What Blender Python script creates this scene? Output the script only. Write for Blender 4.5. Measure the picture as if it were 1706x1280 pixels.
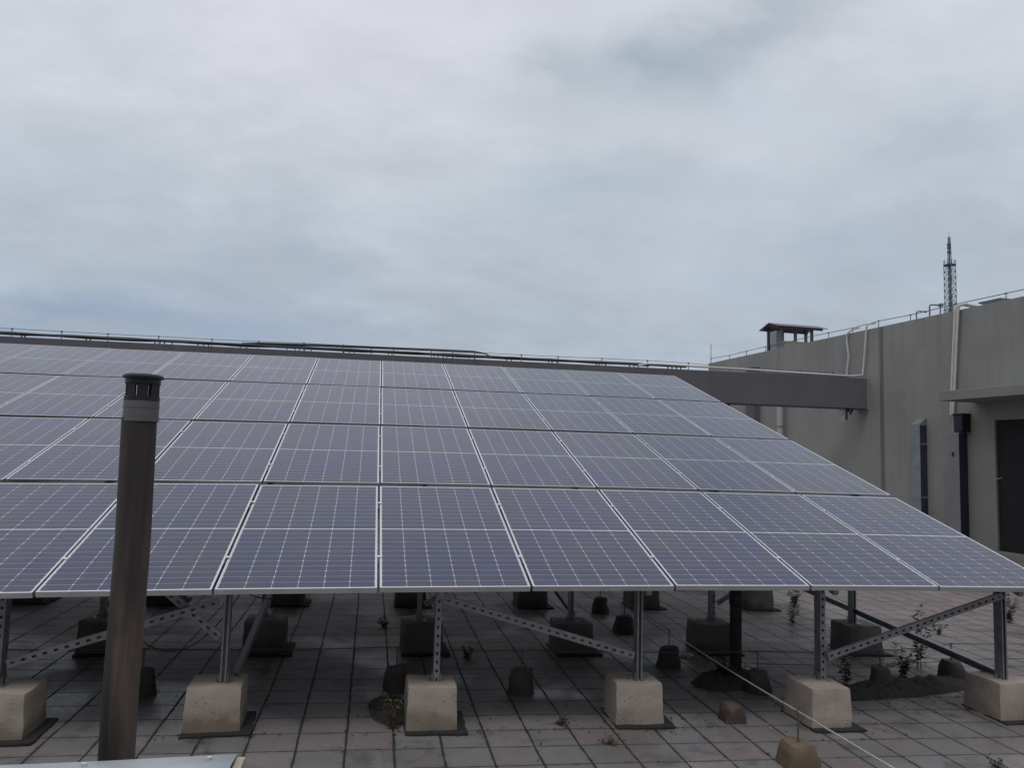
import bpy, math, random
from mathutils import Vector, Matrix, noise

sc = bpy.context.scene
for o in list(bpy.data.objects):
    bpy.data.objects.remove(o, do_unlink=True)
COL = sc.collection
R = math.radians
random.seed(7)

# ------------------------------------------------------------------ camera
YAW, PIT, ROL = R(9.847), R(5.21), R(1.61)
fwd = Vector((math.sin(YAW) * math.cos(PIT), math.cos(YAW) * math.cos(PIT), math.sin(PIT)))
rgt = Vector((math.cos(YAW), -math.sin(YAW), 0))
upv = rgt.cross(fwd)
r2 = rgt * math.cos(ROL) + upv * math.sin(ROL)
u2 = -rgt * math.sin(ROL) + upv * math.cos(ROL)
cam_d = bpy.data.cameras.new('camera')
cam = bpy.data.objects.new('camera', cam_d)
COL.objects.link(cam)
cam_d.sensor_width = 36
cam_d.lens = 27.86
cam_d.clip_start = 0.05
cam_d.clip_end = 9000
cam.matrix_world = Matrix(((r2.x, u2.x, -fwd.x, -0.0722), (r2.y, u2.y, -fwd.y, -5.294),
                           (r2.z, u2.z, -fwd.z, 1.8433), (0, 0, 0, 1)))
sc.camera = cam

# ------------------------------------------------------------------ view
sc.view_settings.view_transform = 'Standard'
sc.view_settings.look = 'None'
sc.view_settings.exposure = 0.0
sc.view_settings.gamma = 1.0
sc.view_settings.use_curve_mapping = False

SUN_EL, SUN_AZ = R(66), R(-165)          # azimuth measured from +Y towards +X


# ------------------------------------------------------------------ node helper
class NT:
    def __init__(s, tree):
        s.t = tree
        s.n = tree.nodes
        s.l = tree.links

    def new(s, typ, **kw):
        n = s.n.new(typ)
        for k, v in kw.items():
            setattr(n, k, v)
        return n

    def set(s, sock, v):
        if v is None:
            return
        if hasattr(v, 'is_output') or isinstance(v, bpy.types.NodeSocket):
            s.l.new(v, sock)
        else:
            if isinstance(v, (tuple, list)) and len(v) == 3 and sock.type == 'RGBA':
                v = (*v, 1)
            sock.default_value = v

    def m(s, op, a, b=None, c=None, clamp=False):
        n = s.new('ShaderNodeMath', operation=op, use_clamp=clamp)
        s.set(n.inputs[0], a)
        if b is not None: s.set(n.inputs[1], b)
        if c is not None: s.set(n.inputs[2], c)
        return n.outputs[0]

    def vm(s, op, a, b=None):
        n = s.new('ShaderNodeVectorMath', operation=op)
        s.set(n.inputs[0], a)
        if b is not None:
            s.set(n.inputs[1], b)
        return n.outputs['Value'] if op in ('DOT_PRODUCT', 'LENGTH') else n.outputs[0]

    def mix(s, f, a, b, blend='MIX'):
        n = s.new('ShaderNodeMix', data_type='RGBA', blend_type=blend)
        n.clamp_factor = True
        s.set(n.inputs[0], f); s.set(n.inputs[6], a); s.set(n.inputs[7], b)
        return n.outputs[2]

    def noise(s, vec, scale, detail=4, rough=.55, dist=0.0, out='Fac'):
        n = s.new('ShaderNodeTexNoise')
        if vec is not None: s.l.new(vec, n.inputs['Vector'])
        n.inputs['Scale'].default_value = scale
        n.inputs['Detail'].default_value = detail
        n.inputs['Roughness'].default_value = rough
        n.inputs['Distortion'].default_value = dist
        return n.outputs[out]

    def ramp(s, f, stops, interp='LINEAR'):
        n = s.new('ShaderNodeValToRGB')
        n.color_ramp.interpolation = interp
        el = n.color_ramp.elements
        while len(el) < len(stops): el.new(.5)
        for e, (p, c) in zip(el, stops):
            e.position = p
            e.color = (*c, 1) if isinstance(c, (tuple, list)) else (c, c, c, 1)
        s.set(n.inputs[0], f)
        return n.outputs[0]

    def maprange(s, v, a, b, c=0.0, d=1.0, smooth=False):
        n = s.new('ShaderNodeMapRange')
        if smooth: n.interpolation_type = 'SMOOTHSTEP'
        s.set(n.inputs[0], v)
        for i, q in enumerate((a, b, c, d)): s.set(n.inputs[i + 1], q)
        return n.outputs[0]

    def mapping(s, vec, scale=(1, 1, 1), loc=(0, 0, 0)):
        n = s.new('ShaderNodeMapping')
        s.l.new(vec, n.inputs[0])
        n.inputs['Scale'].default_value = scale
        n.inputs['Location'].default_value = loc
        return n.outputs[0]

    def sep(s, v):
        n = s.new('ShaderNodeSeparateXYZ')
        s.l.new(v, n.inputs[0])
        return n.outputs

    def comb(s, x, y, z):
        n = s.new('ShaderNodeCombineXYZ')
        s.set(n.inputs[0], x); s.set(n.inputs[1], y); s.set(n.inputs[2], z)
        return n.outputs[0]


# ------------------------------------------------------------------ world: overcast sky
world = bpy.data.worlds.new('World')
sc.world = world
world.use_nodes = True
w = NT(world.node_tree)
w.n.clear()
sky = w.new('ShaderNodeTexSky', sky_type='NISHITA', sun_disc=False)
sky.sun_elevation = SUN_EL
sky.sun_rotation = SUN_AZ
sky.dust_density = 3.0
tc = w.new('ShaderNodeTexCoord')
D = w.vm('NORMALIZE', tc.outputs['Generated'])
dx, dy, dz = w.sep(D)
el = w.m('MULTIPLY', w.m('ARCSINE', dz), 180 / math.pi)
az = w.m('MULTIPLY', w.m('ARCTAN2', dx, dy), 180 / math.pi)
# cloud plane coordinates (flattened towards the horizon)
inv = w.m('DIVIDE', 1.0, w.m('ADD', w.m('MAXIMUM', dz, 0.0), 0.34))
cp = w.comb(w.m('MULTIPLY', dx, inv), w.m('MULTIPLY', dy, inv), 0.0)
n1 = w.noise(cp, 2.0, 7, .56, .25)
n2 = w.noise(w.mapping(cp, (1, 1.5, 1), (3.1, 7.7, 0)), 5.0, 8, .6, .25)
n3 = w.noise(w.mapping(cp, (1, 1, 1), (9.1, 1.7, 0)), .75, 3, .5, .2)
wob1 = w.m('MULTIPLY', w.m('SUBTRACT', n2, .5), 17.0)
wob2 = w.m('MULTIPLY', w.m('SUBTRACT', n1, .5), 15.0)
azw = w.m('ADD', az, wob1)
elw = w.m('ADD', el, w.m('MULTIPLY', wob2, .55))
base = w.ramp(w.m('DIVIDE', w.m('ADD', elw, w.m('MULTIPLY', wob2, .3)), 60.0, clamp=True),
              [(0.0, (.38, .45, .53)), (.12, (.44, .50, .585)), (.22, (.475, .535, .61)), (.34, (.565, .61, .67)),
               (.46, (.665, .695, .75)), (.58, (.71, .725, .785)), (1.0, (.72, .74, .80))])
colr = base
patch = w.maprange(n2, .36, .62, .45, 1.15)


def blob(col, a0, e0, ra, re, amt, tint):
    qa = w.m('DIVIDE', w.m('SUBTRACT', azw, a0), ra)
    qe = w.m('DIVIDE', w.m('SUBTRACT', elw, e0), re)
    d2 = w.m('ADD', w.m('MULTIPLY', qa, qa), w.m('MULTIPLY', qe, qe))
    g = w.m('MULTIPLY', w.m('EXPONENT', w.m('MULTIPLY', d2, -1.0)), w.m('MULTIPLY', patch, amt))
    return w.mix(g, col, tint)


DK = (.33, .42, .53)
for b in [(-22, 8.3, 15, 2.2, .75, (.27, .36, .49)), (-9, 8.8, 8, 1.7, .55, (.29, .38, .51)),
          (-6, 12.6, 5, 1.6, .4, DK), (-20, 16.5, 9, 3.2, .25, (.42, .52, .62)),
          (13.5, 19.4, 6.5, 1.7, .62, (.40, .50, .59)), (24, 19.4, 11, 1.5, .4, (.42, .51, .60)),
          (22, 26.6, 6, 2.1, 1.0, (.38, .45, .52)), (26, 28.4, 4, 1.5, .9, (.39, .455, .53)), (14, 26.4, 4, 1.7, .9, (.42, .49, .55)), (11, 24.6, 3.5, 1.2, .6, (.46, .53, .59)), (18.5, 24.6, 6, 1.2, .45, (.48, .55, .61)),
          (29, 30.0, 6, 2.0, .8, (.40, .47, .55)),
          (38, 21.0, 6, 2.2, .7, (.40, .48, .58)), (33, 14.0, 8, 2.2, .45, DK), (29, 24.0, 7, 1.8, .3, (.45, .53, .62)),
          (-4, 27, 15, 6.0, .55, (.71, .71, .78)), (10, 5.6, 6, 1.3, .55, (.56, .60, .63)),
          (18, 23, 7, 1.2, .35, (.62, .65, .70)), (42, 25, 6, 2.5, .35, (.56, .62, .68)), (6, 15, 8, 2.5, .35, (.54, .61, .67))]:
    colr = blob(colr, *b)
# low sky behind the eye darkened, added to cut light under the array
rear_dim = w.m('MULTIPLY', w.maprange(dy, .15, -.55, 0.0, 1.0, True), w.maprange(el, 46.0, 14.0, 0.0, 1.0, True))
colr = w.mix(w.m('MULTIPLY', rear_dim, .86), colr, (.10, .10, .12))
# fine cloud modulation
mod = w.maprange(n2, .28, .72, .925, 1.06)
mod2 = w.maprange(n1, .3, .7, .95, 1.05)
mm = w.m('MULTIPLY', mod, mod2)
gl = w.new('ShaderNodeVectorMath', operation='SCALE')
w.l.new(colr, gl.inputs[0]); w.l.new(w.m('MULTIPLY', mm, 10.05), gl.inputs[3])
final = w.mix(.96, sky.outputs[0], gl.outputs[0])
bg = w.new('ShaderNodeBackground')
w.l.new(final, bg.inputs[0])
bg.inputs[1].default_value = 0.1
wo = w.new('ShaderNodeOutputWorld')
w.l.new(bg.outputs[0], wo.inputs[0])

# ------------------------------------------------------------------ sun behind the clouds
sl = bpy.data.lights.new('sun', 'SUN')
sl.energy = 0.9
sl.angle = R(16)
sl.color = (1, .97, .93)
so = bpy.data.objects.new('sun', sl)
COL.objects.link(so)
sdir = Vector((math.sin(SUN_AZ) * math.cos(SUN_EL), math.cos(SUN_AZ) * math.cos(SUN_EL), math.sin(SUN_EL)))
so.rotation_euler = sdir.to_track_quat('Z', 'Y').to_euler()
so.location = (0, 0, 30)

# ------------------------------------------------------------------ materials
MATS = {}


def material(name, fn):
    if name in MATS: return MATS[name]
    m = bpy.data.materials.new(name)
    m.use_nodes = True
    nt = NT(m.node_tree)
    nt.n.clear()
    out = nt.new('ShaderNodeOutputMaterial')
    p = nt.new('ShaderNodeBsdfPrincipled')
    nt.l.new(p.outputs[0], out.inputs[0])
    fn(nt, p)
    MATS[name] = m
    return m


def bump(nt, p, h, strength=.3, dist=.01):
    b = nt.new('ShaderNodeBump')
    b.inputs['Strength'].default_value = strength
    b.inputs['Distance'].default_value = dist
    nt.l.new(h, b.inputs['Height'])
    nt.l.new(b.outputs[0], p.inputs['Normal'])


def plain(col, rough=.5, metal=0.0, var=.12, scale=6.0, bumps=0.0):
    def fn(nt, p):
        t = nt.new('ShaderNodeTexCoord').outputs['Object']
        n = nt.noise(t, scale, 5, .6)
        c2 = tuple(x * (1 - var) for x in col); c1 = tuple(min(1, x * (1 + var)) for x in col)
        nt.set(p.inputs['Base Color'], nt.mix(nt.maprange(n, .3, .7), c2, c1))
        nt.set(p.inputs['Roughness'], nt.maprange(n, .3, .7, rough * .85, min(1, rough * 1.15)))
        p.inputs['Metallic'].default_value = metal
        if bumps:
            bump(nt, p, nt.noise(t, scale * 12, 4, .6), bumps, .004)
    return fn


def tile_mat(nt, p):
    t = nt.new('ShaderNodeTexCoord').outputs['Object']
    x, y, z = nt.sep(t)
    wob = nt.noise(t, 1.3, 2, .5, out='Color')
    wx, wy, wz = nt.sep(wob)
    u = nt.m('DIVIDE', nt.m('ADD', nt.m('SUBTRACT', x, -.1543), nt.m('MULTIPLY', nt.m('SUBTRACT', wx, .5), .022)), .3)
    v = nt.m('DIVIDE', nt.m('ADD', nt.m('SUBTRACT', y, -.1114), nt.m('MULTIPLY', nt.m('SUBTRACT', wy, .5), .03)), .3)
    iu, iv = nt.m('FLOOR', u), nt.m('FLOOR', v)
    fu, fv = nt.m('SUBTRACT', u, iu), nt.m('SUBTRACT', v, iv)
    du = nt.m('MULTIPLY', nt.m('MINIMUM', fu, nt.m('SUBTRACT', 1.0, fu)), .3)
    dv = nt.m('MULTIPLY', nt.m('MINIMUM', fv, nt.m('SUBTRACT', 1.0, fv)), .3)
    wn = nt.new('ShaderNodeTexWhiteNoise', noise_dimensions='2D')
    nt.l.new(nt.comb(iu, iv, 0.0), wn.inputs['Vector'])
    rnd = wn.outputs['Value']
    wn2 = nt.new('ShaderNodeTexWhiteNoise', noise_dimensions='2D')
    nt.l.new(nt.comb(nt.m('ADD', iu, 31.0), nt.m('ADD', iv, 17.0), 0.0), wn2.inputs['Vector'])
    nj = nt.noise(t, 9, 4, .65)
    nl = nt.noise(t, .9, 5, .6, .3)
    nf = nt.noise(t, 60, 4, .7)
    # joint half-widths: the joints running away from the eye are open and mossy
    ju = nt.m('ADD', .0028, nt.m('MULTIPLY', nt.maprange(nj, .35, .75), .0075))
    jv = nt.m('ADD', .0034, nt.m('MULTIPLY', nt.maprange(nj, .4, .8), .004))
    mu = nt.maprange(du, ju, nt.m('ADD', ju, .003), 1.0, 0.0)
    mv = nt.maprange(dv, jv, nt.m('ADD', jv, .002), 1.0, 0.0)
    joint = nt.m('MAXIMUM', mu, nt.m('MULTIPLY', mv, .95))
    tone = nt.ramp(rnd, [(0, (.192, .178, .179)), (.25, (.200, .176, .176)), (.45, (.184, .176, .172)), (.62, (.218, .201, .202)),
                         (.8, (.208, .172, .175)), (.9, (.190, .187, .182)), (1, (.226, .208, .208))], 'CONSTANT')
    # a far patch of reddish tiles
    red = nt.m('MULTIPLY', nt.maprange(x, 4.5, 7.5), nt.maprange(y, 2.0, 4.5))
    tone = nt.mix(nt.m('MULTIPLY', red, nt.maprange(rnd, .2, .8, .25, .75)), tone, (.235, .178, .165))
    dirt = nt.maprange(nl, .40, .66)
    tone = nt.mix(nt.m('MULTIPLY', dirt, .42), tone, (.082, .076, .074))
    tone = nt.mix(nt.m('MULTIPLY', nt.maprange(nf, .55, .8), .35), tone, (.07, .065, .06))
    speck = nt.m('MULTIPLY', nt.maprange(nt.noise(t, 150, 2, .5), .69, .73), nt.maprange(nt.noise(t, 3.1, 3, .5), .52, .66))
    tone = nt.mix(nt.m('MULTIPLY', speck, .85), tone, (.02, .018, .016))
    gr = nt.noise(nt.vm('ADD', t, (5.0, 3.0, 0.0)), 2.4, 7, .68, .4)
    tone = nt.mix(nt.m('MULTIPLY', nt.maprange(gr, .54, .66), .62), tone, (.045, .042, .040))
    pale = nt.noise(nt.vm('ADD', t, (15.0, 3.0, 0.0)), 1.4, 3, .5, .2)
    tone = nt.mix(nt.m('MULTIPLY', nt.maprange(pale, .55, .70), .35), tone, (.24, .225, .23))
    edge = nt.m('MULTIPLY', nt.maprange(nt.m('MINIMUM', du, dv), .0, .045, 1.0, 0.0), nt.maprange(nj, .4, .7))
    tone = nt.mix(nt.m('MULTIPLY', edge, .45), tone, (.05, .048, .042))
    colj = nt.mix(nt.maprange(nj, .4, .7), (.018, .018, .018), (.032, .034, .022))
    nt.set(p.inputs['Base Color'], nt.mix(joint, tone, colj))
    wet = nt.maprange(nt.noise(t, .75, 3, .5, .2), .50, .60)
    rg = nt.m('SUBTRACT', nt.maprange(nf, .3, .7, .50, .70), nt.m('MULTIPLY', wet, .32))
    nt.set(p.inputs['Roughness'], nt.m('MAXIMUM', rg, nt.m('MULTIPLY', joint, .9)))
    tilt = nt.m('ADD', nt.m('MULTIPLY', nt.m('SUBTRACT', rnd, .5), fu), nt.m('MULTIPLY', nt.m('SUBTRACT', wn2.outputs['Value'], .5), fv))
    h = nt.m('SUBTRACT', nt.m('ADD', nt.m('MULTIPLY', nf, .10), nt.m('MULTIPLY', tilt, 1.2)), joint)
    bump(nt, p, h, .55, .006)


def concrete_mat(base, stain=(.09, .055, .035), stain_h=.09, key=''):
    def fn(nt, p):
        t = nt.new('ShaderNodeTexCoord').outputs['Object']
        oi = nt.new('ShaderNodeObjectInfo')
        off = nt.vm('ADD', t, nt.comb(nt.m('MULTIPLY', oi.outputs['Random'], 17.0), nt.m('MULTIPLY', oi.outputs['Random'], 5.0), 0.0))
        x, y, z = nt.sep(t)
        n = nt.noise(off, 5, 6, .65); nf = nt.noise(off, 70, 4, .7)
        c = nt.mix(nt.maprange(n, .3, .72), tuple(v * .78 for v in base), tuple(v * 1.12 for v in base))
        c = nt.mix(nt.m('MULTIPLY', oi.outputs['Random'], .35), c, tuple(v * k for v, k in zip(base, (.95, 1.0, .82))))
        vr = nt.new('ShaderNodeTexVoronoi'); vr.inputs['Scale'].default_value = 34
        nt.l.new(off, vr.inputs['Vector'])
        pore = nt.m('MULTIPLY', nt.maprange(vr.outputs['Distance'], .10, .2, 1.0, 0.0), nt.maprange(nt.noise(off, 9, 2), .5, .6))
        c = nt.mix(nt.m('MULTIPLY', pore, .9), c, tuple(v * .3 for v in base))
        n2 = nt.noise(off, 4.5, 3, .6)
        st = nt.m('MULTIPLY', nt.maprange(nt.m('ADD', z, nt.m('MULTIPLY', nt.m('SUBTRACT', n2, .62), .38)), 0.0, stain_h, 1.0, 0.0), .75)
        c = nt.mix(nt.m('MULTIPLY', st, nt.maprange(oi.outputs['Random'], .25, .85, .25, 1.0)), c, stain)
        nt.set(p.inputs['Base Color'], c)
        p.inputs['Roughness'].default_value = .9
        bump(nt, p, nt.m('SUBTRACT', nt.m('ADD', nf, nt.m('MULTIPLY', n, 2.0)), nt.m('MULTIPLY', pore, 2.0)), .5, .006)
    return fn


def wall_mat(base, var=.10, streak=.22, top=0.0):
    def fn(nt, p):
        t = nt.new('ShaderNodeTexCoord').outputs['Object']
        n = nt.noise(t, .55, 6, .6, .3)
        s1 = nt.noise(nt.mapping(t, (2.2, 2.2, .14)), 1.6, 5, .65)
        nf = nt.noise(t, 38, 4, .7)
        c = nt.mix(nt.maprange(n, .3, .7), tuple(v * (1 - var) for v in base), tuple(v * (1 + var) for v in base))
        c = nt.mix(nt.m('MULTIPLY', nt.maprange(s1, .52, .8), streak), c, tuple(v * .5 for v in base))
        c = nt.mix(nt.m('MULTIPLY', nt.maprange(nt.noise(nt.mapping(t, (1, 1, .3), (4, 2, 9)), 1.2, 4, .6), .6, .8), .3), c, tuple(min(.8, v * 1.3) for v in base))
        if top:
            x, y, z = nt.sep(t)
            s2 = nt.noise(nt.mapping(t, (3.4, 3.4, .10), (1, 8, 0)), 1.7, 5, .7)
            reach = nt.m('ADD', nt.maprange(z, top * .45, top, 0.0, 1.0), nt.m('MULTIPLY', nt.m('SUBTRACT', n, .5), .5))
            c = nt.mix(nt.m('MULTIPLY', nt.maprange(s2, .50, .72), nt.m('MULTIPLY', nt.maprange(reach, .2, 1.0), .30)), c, tuple(v * .42 for v in base))
            pt_ = nt.maprange(nt.noise(nt.mapping(t, (1, 1, 1), (2, 5, 3)), .9, 2, .4), .58, .60)
            c = nt.mix(nt.m('MULTIPLY', pt_, .16), c, tuple(v * 1.25 for v in base))
        nt.set(p.inputs['Base Color'], c)
        p.inputs['Roughness'].default_value = .85
        bump(nt, p, nf, .25, .006)
    return fn


def cell_mat(nt, p):
    t = nt.new('ShaderNodeTexCoord').outputs['Object']
    oi = nt.new('ShaderNodeObjectInfo')
    rnd = oi.outputs['Random']
    x, y, z = nt.sep(t)
    X0, X1, Y0, Y1, G = .0135, .9865, .016, 1.992, .011
    cw = (X1 - X0) / 6
    ch = ((Y1 - Y0 - G) / 2) / 12
    u = nt.m('DIVIDE', nt.m('SUBTRACT', x, X0), cw)
    iu = nt.m('FLOOR', u); fu = nt.m('SUBTRACT', u, iu)
    du = nt.m('MULTIPLY', nt.m('MINIMUM', fu, nt.m('SUBTRACT', 1.0, fu)), cw)
    half = (Y0 + Y1) / 2
    yy = nt.m('SUBTRACT', nt.m('ABSOLUTE', nt.m('SUBTRACT', y, half)), G / 2)
    v = nt.m('DIVIDE', yy, ch)
    iv = nt.m('FLOOR', v); fv = nt.m('SUBTRACT', v, iv)
    dv = nt.m('MULTIPLY', nt.m('MINIMUM', fv, nt.m('SUBTRACT', 1.0, fv)), ch)
    gu = nt.maprange(du, .0010, .0017, 1.0, 0.0)
    gv = nt.maprange(dv, .0009, .0017, 1.0, 0.0)
    # chamfered corners meet in a small diamond at every crossing
    dia = nt.maprange(nt.m('ADD', du, dv), .0065, .0085, 1.0, 0.0)
    outx = nt.m('MAXIMUM', nt.m('LESS_THAN', x, X0), nt.m('GREATER_THAN', x, X1))
    outy = nt.m('GREATER_THAN', v, 12.0)
    mid = nt.m('LESS_THAN', yy, 0.0)
    gap = nt.m('MAXIMUM', nt.m('MAXIMUM', nt.m('MULTIPLY', gu, .66), nt.m('MULTIPLY', gv, .55)), nt.m('MAXIMUM', dia, nt.m('MAXIMUM', outx, nt.m('MAXIMUM', outy, mid))))
    bb = nt.m('FRACT', nt.m('MULTIPLY', u, 9.0))
    bus = nt.m('MULTIPLY', nt.maprange(nt.m('ABSOLUTE', nt.m('SUBTRACT', bb, .5)), .03, .06, 1.0, 0.0), .09)
    wn = nt.new('ShaderNodeTexWhiteNoise', noise_dimensions='3D')
    nt.l.new(nt.comb(iu, nt.m('ADD', iv, nt.m('MULTIPLY', nt.m('GREATER_THAN', y, half), 40.0)), nt.m('MULTIPLY', rnd, 99.0)), wn.inputs['Vector'])
    cell = nt.mix(rnd, (.010, .017, .070), (.018, .020, .068))
    cell = nt.mix(nt.m('MULTIPLY', wn.outputs['Value'], .45), cell, (.020, .027, .056))
    off = nt.vm('ADD', t, nt.comb(nt.m('MULTIPLY', rnd, 41.0), nt.m('MULTIPLY', rnd, 13.0), 0.0))
    cloud = nt.noise(off, 1.8, 4, .6)
    cell = nt.mix(nt.m('MULTIPLY', nt.maprange(cloud, .46, .68), .6), cell, (.040, .020, .078))
    hue2 = nt.noise(nt.vm('ADD', off, (7.3, 2.1, 0.0)), 1.3, 3, .6)
    cell = nt.mix(nt.m('MULTIPLY', nt.maprange(hue2, .5, .68), .7), cell, (.020, .032, .046))
    cell = nt.mix(nt.m('MULTIPLY', nt.maprange(hue2, .46, .34), .6), cell, (.012, .016, .105))
    cell = nt.mix(bus, cell, (.45, .46, .5))
    c = nt.mix(gap, cell, (.64, .66, .71))
    dust = nt.m('MULTIPLY', nt.maprange(nt.noise(off, 4.0, 6, .65), .42, .72), .045)
    dust = nt.m('ADD', dust, nt.m('MULTIPLY', nt.maprange(y, 0.0, .10, 1.0, 0.0), .05))
    c = nt.mix(dust, c, (.27, .28, .30))
    nt.set(p.inputs['Base Color'], c)
    nt.set(p.inputs['Roughness'], nt.maprange(cloud, .3, .7, .12, .22))
    p.inputs['IOR'].default_value = 1.46


def pipe_mat(nt, p):
    t = nt.new('ShaderNodeTexCoord').outputs['Object']
    x, y, z = nt.sep(t)
    s1 = nt.noise(nt.mapping(t, (9, 9, 1.1)), 1.6, 5, .65, .6)
    s2 = nt.noise(nt.mapping(t, (9, 9, .6), (3, 1, 5)), 1.2, 4, .55, .3)
    nf = nt.noise(t, 40, 4, .7)
    c = nt.mix(nt.maprange(s1, .3, .7), (.060, .043, .036), (.112, .078, .063))
    blot = nt.noise(nt.mapping(t, (1, 1, .45), (3, 3, 3)), 11, 6, .7, .6)
    c = nt.mix(nt.m('MULTIPLY', nt.maprange(blot, .48, .66), .6), c, (.030, .024, .023))
    c = nt.mix(nt.m('MULTIPLY', nt.maprange(blot, .42, .30), .45), c, (.14, .105, .085))
    c = nt.mix(nt.m('MULTIPLY', nt.maprange(s2, .45, .58), .9), c, (.015, .013, .014))
    c = nt.mix(nt.m('MULTIPLY', nt.maprange(s2, .34, .46, 1.0, 0.0), .5), c, (.11, .10, .072))
    soot = nt.m('MULTIPLY', nt.maprange(nt.m('ADD', z, nt.m('MULTIPLY', s2, .8)), 1.7, 2.3), .75)
    c = nt.mix(soot, c, (.024, .020, .020))
    nt.set(p.inputs['Base Color'], c)
    nt.set(p.inputs['Roughness'], nt.maprange(s1, .3, .7, .5, .75))
    bump(nt, p, nt.m('ADD', s1, nt.m('MULTIPLY', nf, .4)), .2, .004)


M_TILE = material('roof_tiles', tile_mat)
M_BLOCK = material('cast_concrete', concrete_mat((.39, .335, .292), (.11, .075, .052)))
M_BLOCK_SHADE = material('shaded_cast_concrete', concrete_mat((.175, .160, .155), (.06, .05, .045)))  # darker copy of the cast concrete; shade of the rear rows put into its colour
M_FOOT = material('weathered_concrete', concrete_mat((.155, .115, .080), (.04, .032, .026), .2))
M_FOOTD = material('dark_concrete', concrete_mat((.092, .086, .085), (.04, .036, .034), .1))
M_WALL = material('grey_render', wall_mat((.30, .295, .277), .11, .3, 5.7))
M_BEAM = material('dark_grey_paint', wall_mat((.130, .128, .145), .09, .3, .87))
M_CANOPY = material('canopy_concrete', wall_mat((.25, .25, .235)))
M_CELL = material('solar_cells', cell_mat)
M_ALU = material('aluminium', plain((.68, .70, .72), .17, .95, .05, 3))
M_GALV = material('galvanised_steel', plain((.33, .335, .35), .5, .75, .18, 14))
M_PIPE = material('stained_pipe', pipe_mat)
M_BLACK = material('black_plastic', plain((.018, .017, .02), .45, 0, .2, 9))
M_BAND = material('grey_tape', plain((.125, .125, .13), .5, .1, .15, 11))
M_FELT = material('bitumen_felt', plain((.022, .021, .021), .9, 0, .25, 12, .4))
M_WIRE = material('steel_wire', plain((.14, .14, .145), .5, .6, .15, 20))
M_WIREL = material('bright_wire', plain((.50, .48, .46), .45, .5, .1, 20))
M_CABLE = material('black_cable', plain((.035, .035, .04), .55, 0, .2, 5))
M_WHITE = material('white_pvc', plain((.62, .61, .58), .45, 0, .07, 3))
M_PVCG = material('grey_pvc', plain((.48, .47, .45), .5, 0, .08, 2))
def door_mat(nt, p):
    plain((.034, .031, .034), .8, 0, .2, 2)(nt, p)
    p.inputs['Specular IOR Level'].default_value = .12


M_DOOR = material('dark_door', door_mat)
M_DUCT = material('zinc_sheet', plain((.27, .30, .32), .35, .6, .2, 3.5))
M_DUCTD = material('dark_blue_sheet', plain((.035, .04, .065), .4, .2, .25, 3))
M_CAB = material('grey_cabinet', plain((.27, .268, .265), .5, .1, .08, 3))
M_COPING = material('painted_flashing', plain((.36, .395, .42), .45, .1, .16, 5))
M_SHEETR = material('shelter_roof', plain((.14, .125, .15), .5, .2, .1, 4))
M_TOWER = material('tower_steel', plain((.15, .19, .215), .6, .1, .1, .1))
M_SOIL = material('dark_soil', plain((.052, .045, .037), .95, 0, .5, 22, .8))
M_RUST = material('rusted_iron', plain((.05, .038, .036), .75, .2, .3, 9))
M_LEAF = material('weed_leaf', plain((.058, .068, .030), .7, 0, .4, 9))
M_DRY = material('dry_grass', plain((.105, .094, .055), .8, 0, .35, 9))
M_LITTER = material('white_litter', plain((.62, .62, .60), .6, 0, .1, 9))
M_CITY = material('far_ground', plain((.10, .11, .10), .9, 0, .3, .02))


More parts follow.
